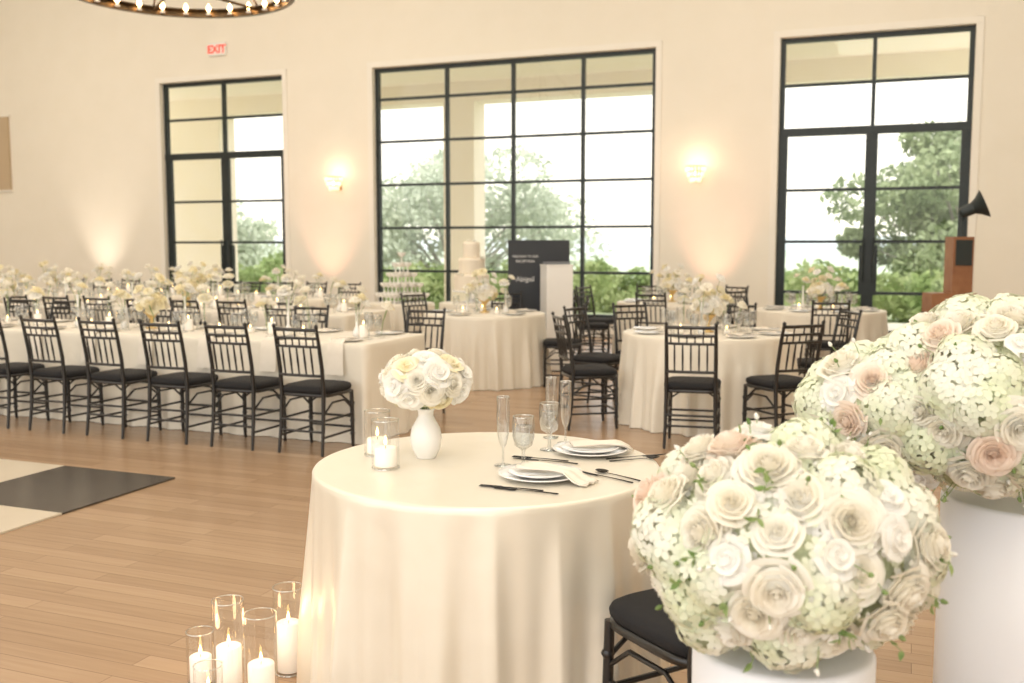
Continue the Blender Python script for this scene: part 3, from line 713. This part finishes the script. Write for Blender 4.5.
rtable(-1.42,12.9,2)
CO=[(.030,.001),(.008,.006),(.006,.050),(.022,.058),(.046,.078),(.050,.100)]
b=MB()
for k in range(5):
    n=5-k
    for i in range(n):
        for j in range(n):
            x=(i-(n-1)/2)*.102; y=(j-(n-1)/2)*.102
            b.lathe(CO,14,0,T(x,y,k*.104),False)
            b.lathe([(.046,.088),(.001,.089)],12,1,T(x,y,k*.104),False)
obj('champagne_coupe_tower',b.mesh('champagne_coupe_tower',[M_coupe,M_champo]),loc=(-1.42,12.9,ZT),rz=.6,sc=(1.1,1.1,1.25))

# sign, card box
b=MB(); b.box(-.38,.38,-.02,.02,0,1.56,0)
for sx in (-.28,.28): b.tube([(sx,-.02,1.1),(sx,-.35,0)],.015,6,0)
sg=obj('reception_sign',b.mesh('reception_sign',[M_sign],False),M=T(.33,12.35,0,pi+.1),bevel=.004)
for s,sz,z,x in (('WELCOME TO OUR',.036,1.36,.17),('RECEPTION',.044,1.30,.17),('Abigail',.085,1.08,.17)):
    text(s,sz,M_signw,Matrix.Translation((x,.023,z))@FACE,sg,'sign_lettering')
b=MB(); b.box(-.16,.16,-.17,.17,0,1.25,0); b.box(-.165,.165,-.175,.175,1.25,1.27,0); b.box(-.14,.14,-.12,.12,1.27,1.30,1)
obj('display_pedestal',b.mesh('display_pedestal',[M_white,M_grey],False),loc=(.53,11.95,0),rz=.2,bevel=.004)

# photo booth with lamp (right)
b=MB()
b.box(-.28,.28,-.22,.22,0,.04,0); b.box(-.03,.03,-.03,.03,.04,.83,1)
b.box(-.22,.22,-.12,.12,.83,1.03,0); b.box(-.02,.18,-.10,.10,1.03,1.58,0); b.box(.0,.16,-.112,-.10,1.30,1.55,1)
b.tube([(.10,0,1.58),(.10,0,1.74),(.14,0,1.80)],.014,8,1)
b.lathe([(.04,-.08),(.055,-.06),(.06,.05),(.09,.10),(.145,.16),(.14,.16),(.08,.10),(.001,.04)],20,1,alignM((.15,0,1.84),(.75,-.3,.35),1),False)
obj('photo_booth_stand',b.mesh('photo_booth_stand',[M_wood,M_black],False),loc=(4.33,9.9,0),bevel=.006)

# dance floor
b=MB(); ts=.93
for i in range(8):
    for j in range(8):
        b.box(i*ts+.001,(i+1)*ts-.001,j*ts+.001,(j+1)*ts-.001,.0,.010,(i+j)%2)
DF=Matrix.Translation((-2.17,6.33,.001))@Matrix.Rotation(WA,4,'Z')
obj('checkered_dance_floor',b.mesh('checkered_dance_floor',[M_tile_b,M_tile_w],False),M=DF)

# ------------------------------------------------------------------ lights
w=bpy.data.worlds.new('sky'); scn.world=w; w.use_nodes=True
bg=w.node_tree.nodes['Background']; nt=w.node_tree
tc=nt.nodes.new('ShaderNodeTexCoord'); sp=nt.nodes.new('ShaderNodeSeparateXYZ'); rp=nt.nodes.new('ShaderNodeValToRGB')
nt.links.new(tc.outputs['Generated'],sp.inputs[0]); nt.links.new(sp.outputs['Z'],rp.inputs['Fac']); nt.links.new(rp.outputs['Color'],bg.inputs['Color'])
rp.color_ramp.elements[0].position=.0; rp.color_ramp.elements[0].color=(1,.95,.84,1)
rp.color_ramp.elements[1].position=.45; rp.color_ramp.elements[1].color=(.96,.96,.98,1)
bg.inputs['Strength'].default_value=2.1
s=bpy.data.lights.new('sun','SUN'); s.energy=2.6; s.color=(1,.94,.82); s.angle=.05
so=bpy.data.objects.new('sun',s); COL.objects.link(so)
dv=Vector((-N.x*.5,-N.y*.5,-.87)); so.rotation_euler=dv.to_track_quat('-Z','Y').to_euler()
def area(t,d,sx,sy,e,col,z=7.8):  # unseen fill panel under the ceiling, added to brighten the room
    l=bpy.data.lights.new('ceiling_fill','AREA'); l.shape='RECTANGLE'; l.size=sx; l.size_y=sy; l.energy=e; l.color=col
    o=bpy.data.objects.new('ceiling_fill',l); COL.objects.link(o); o.location=R(t,d,z); o.rotation_euler=(0,0,WA)
for t,e in ((-3,155),(4.5,150),(11,125)):
    for d in (5,12): area(t,d,4,4,e,(1,.90,.755))
area(-3.5,18.3,4,3,200,(1,.93,.82))  # extra fill added near the camera for the foreground, like bounce flash

cam=bpy.data.cameras.new('camera'); co=bpy.data.objects.new('camera',cam); COL.objects.link(co)
cam.lens=35.156; cam.sensor_width=36; co.location=(0,0,1.5); co.rotation_euler=(math.radians(90)-math.atan(.0965),0,0)
cam.dof.use_dof=True; cam.dof.focus_distance=3.5; cam.dof.aperture_fstop=3.2
cam.clip_end=3000
scn.camera=co
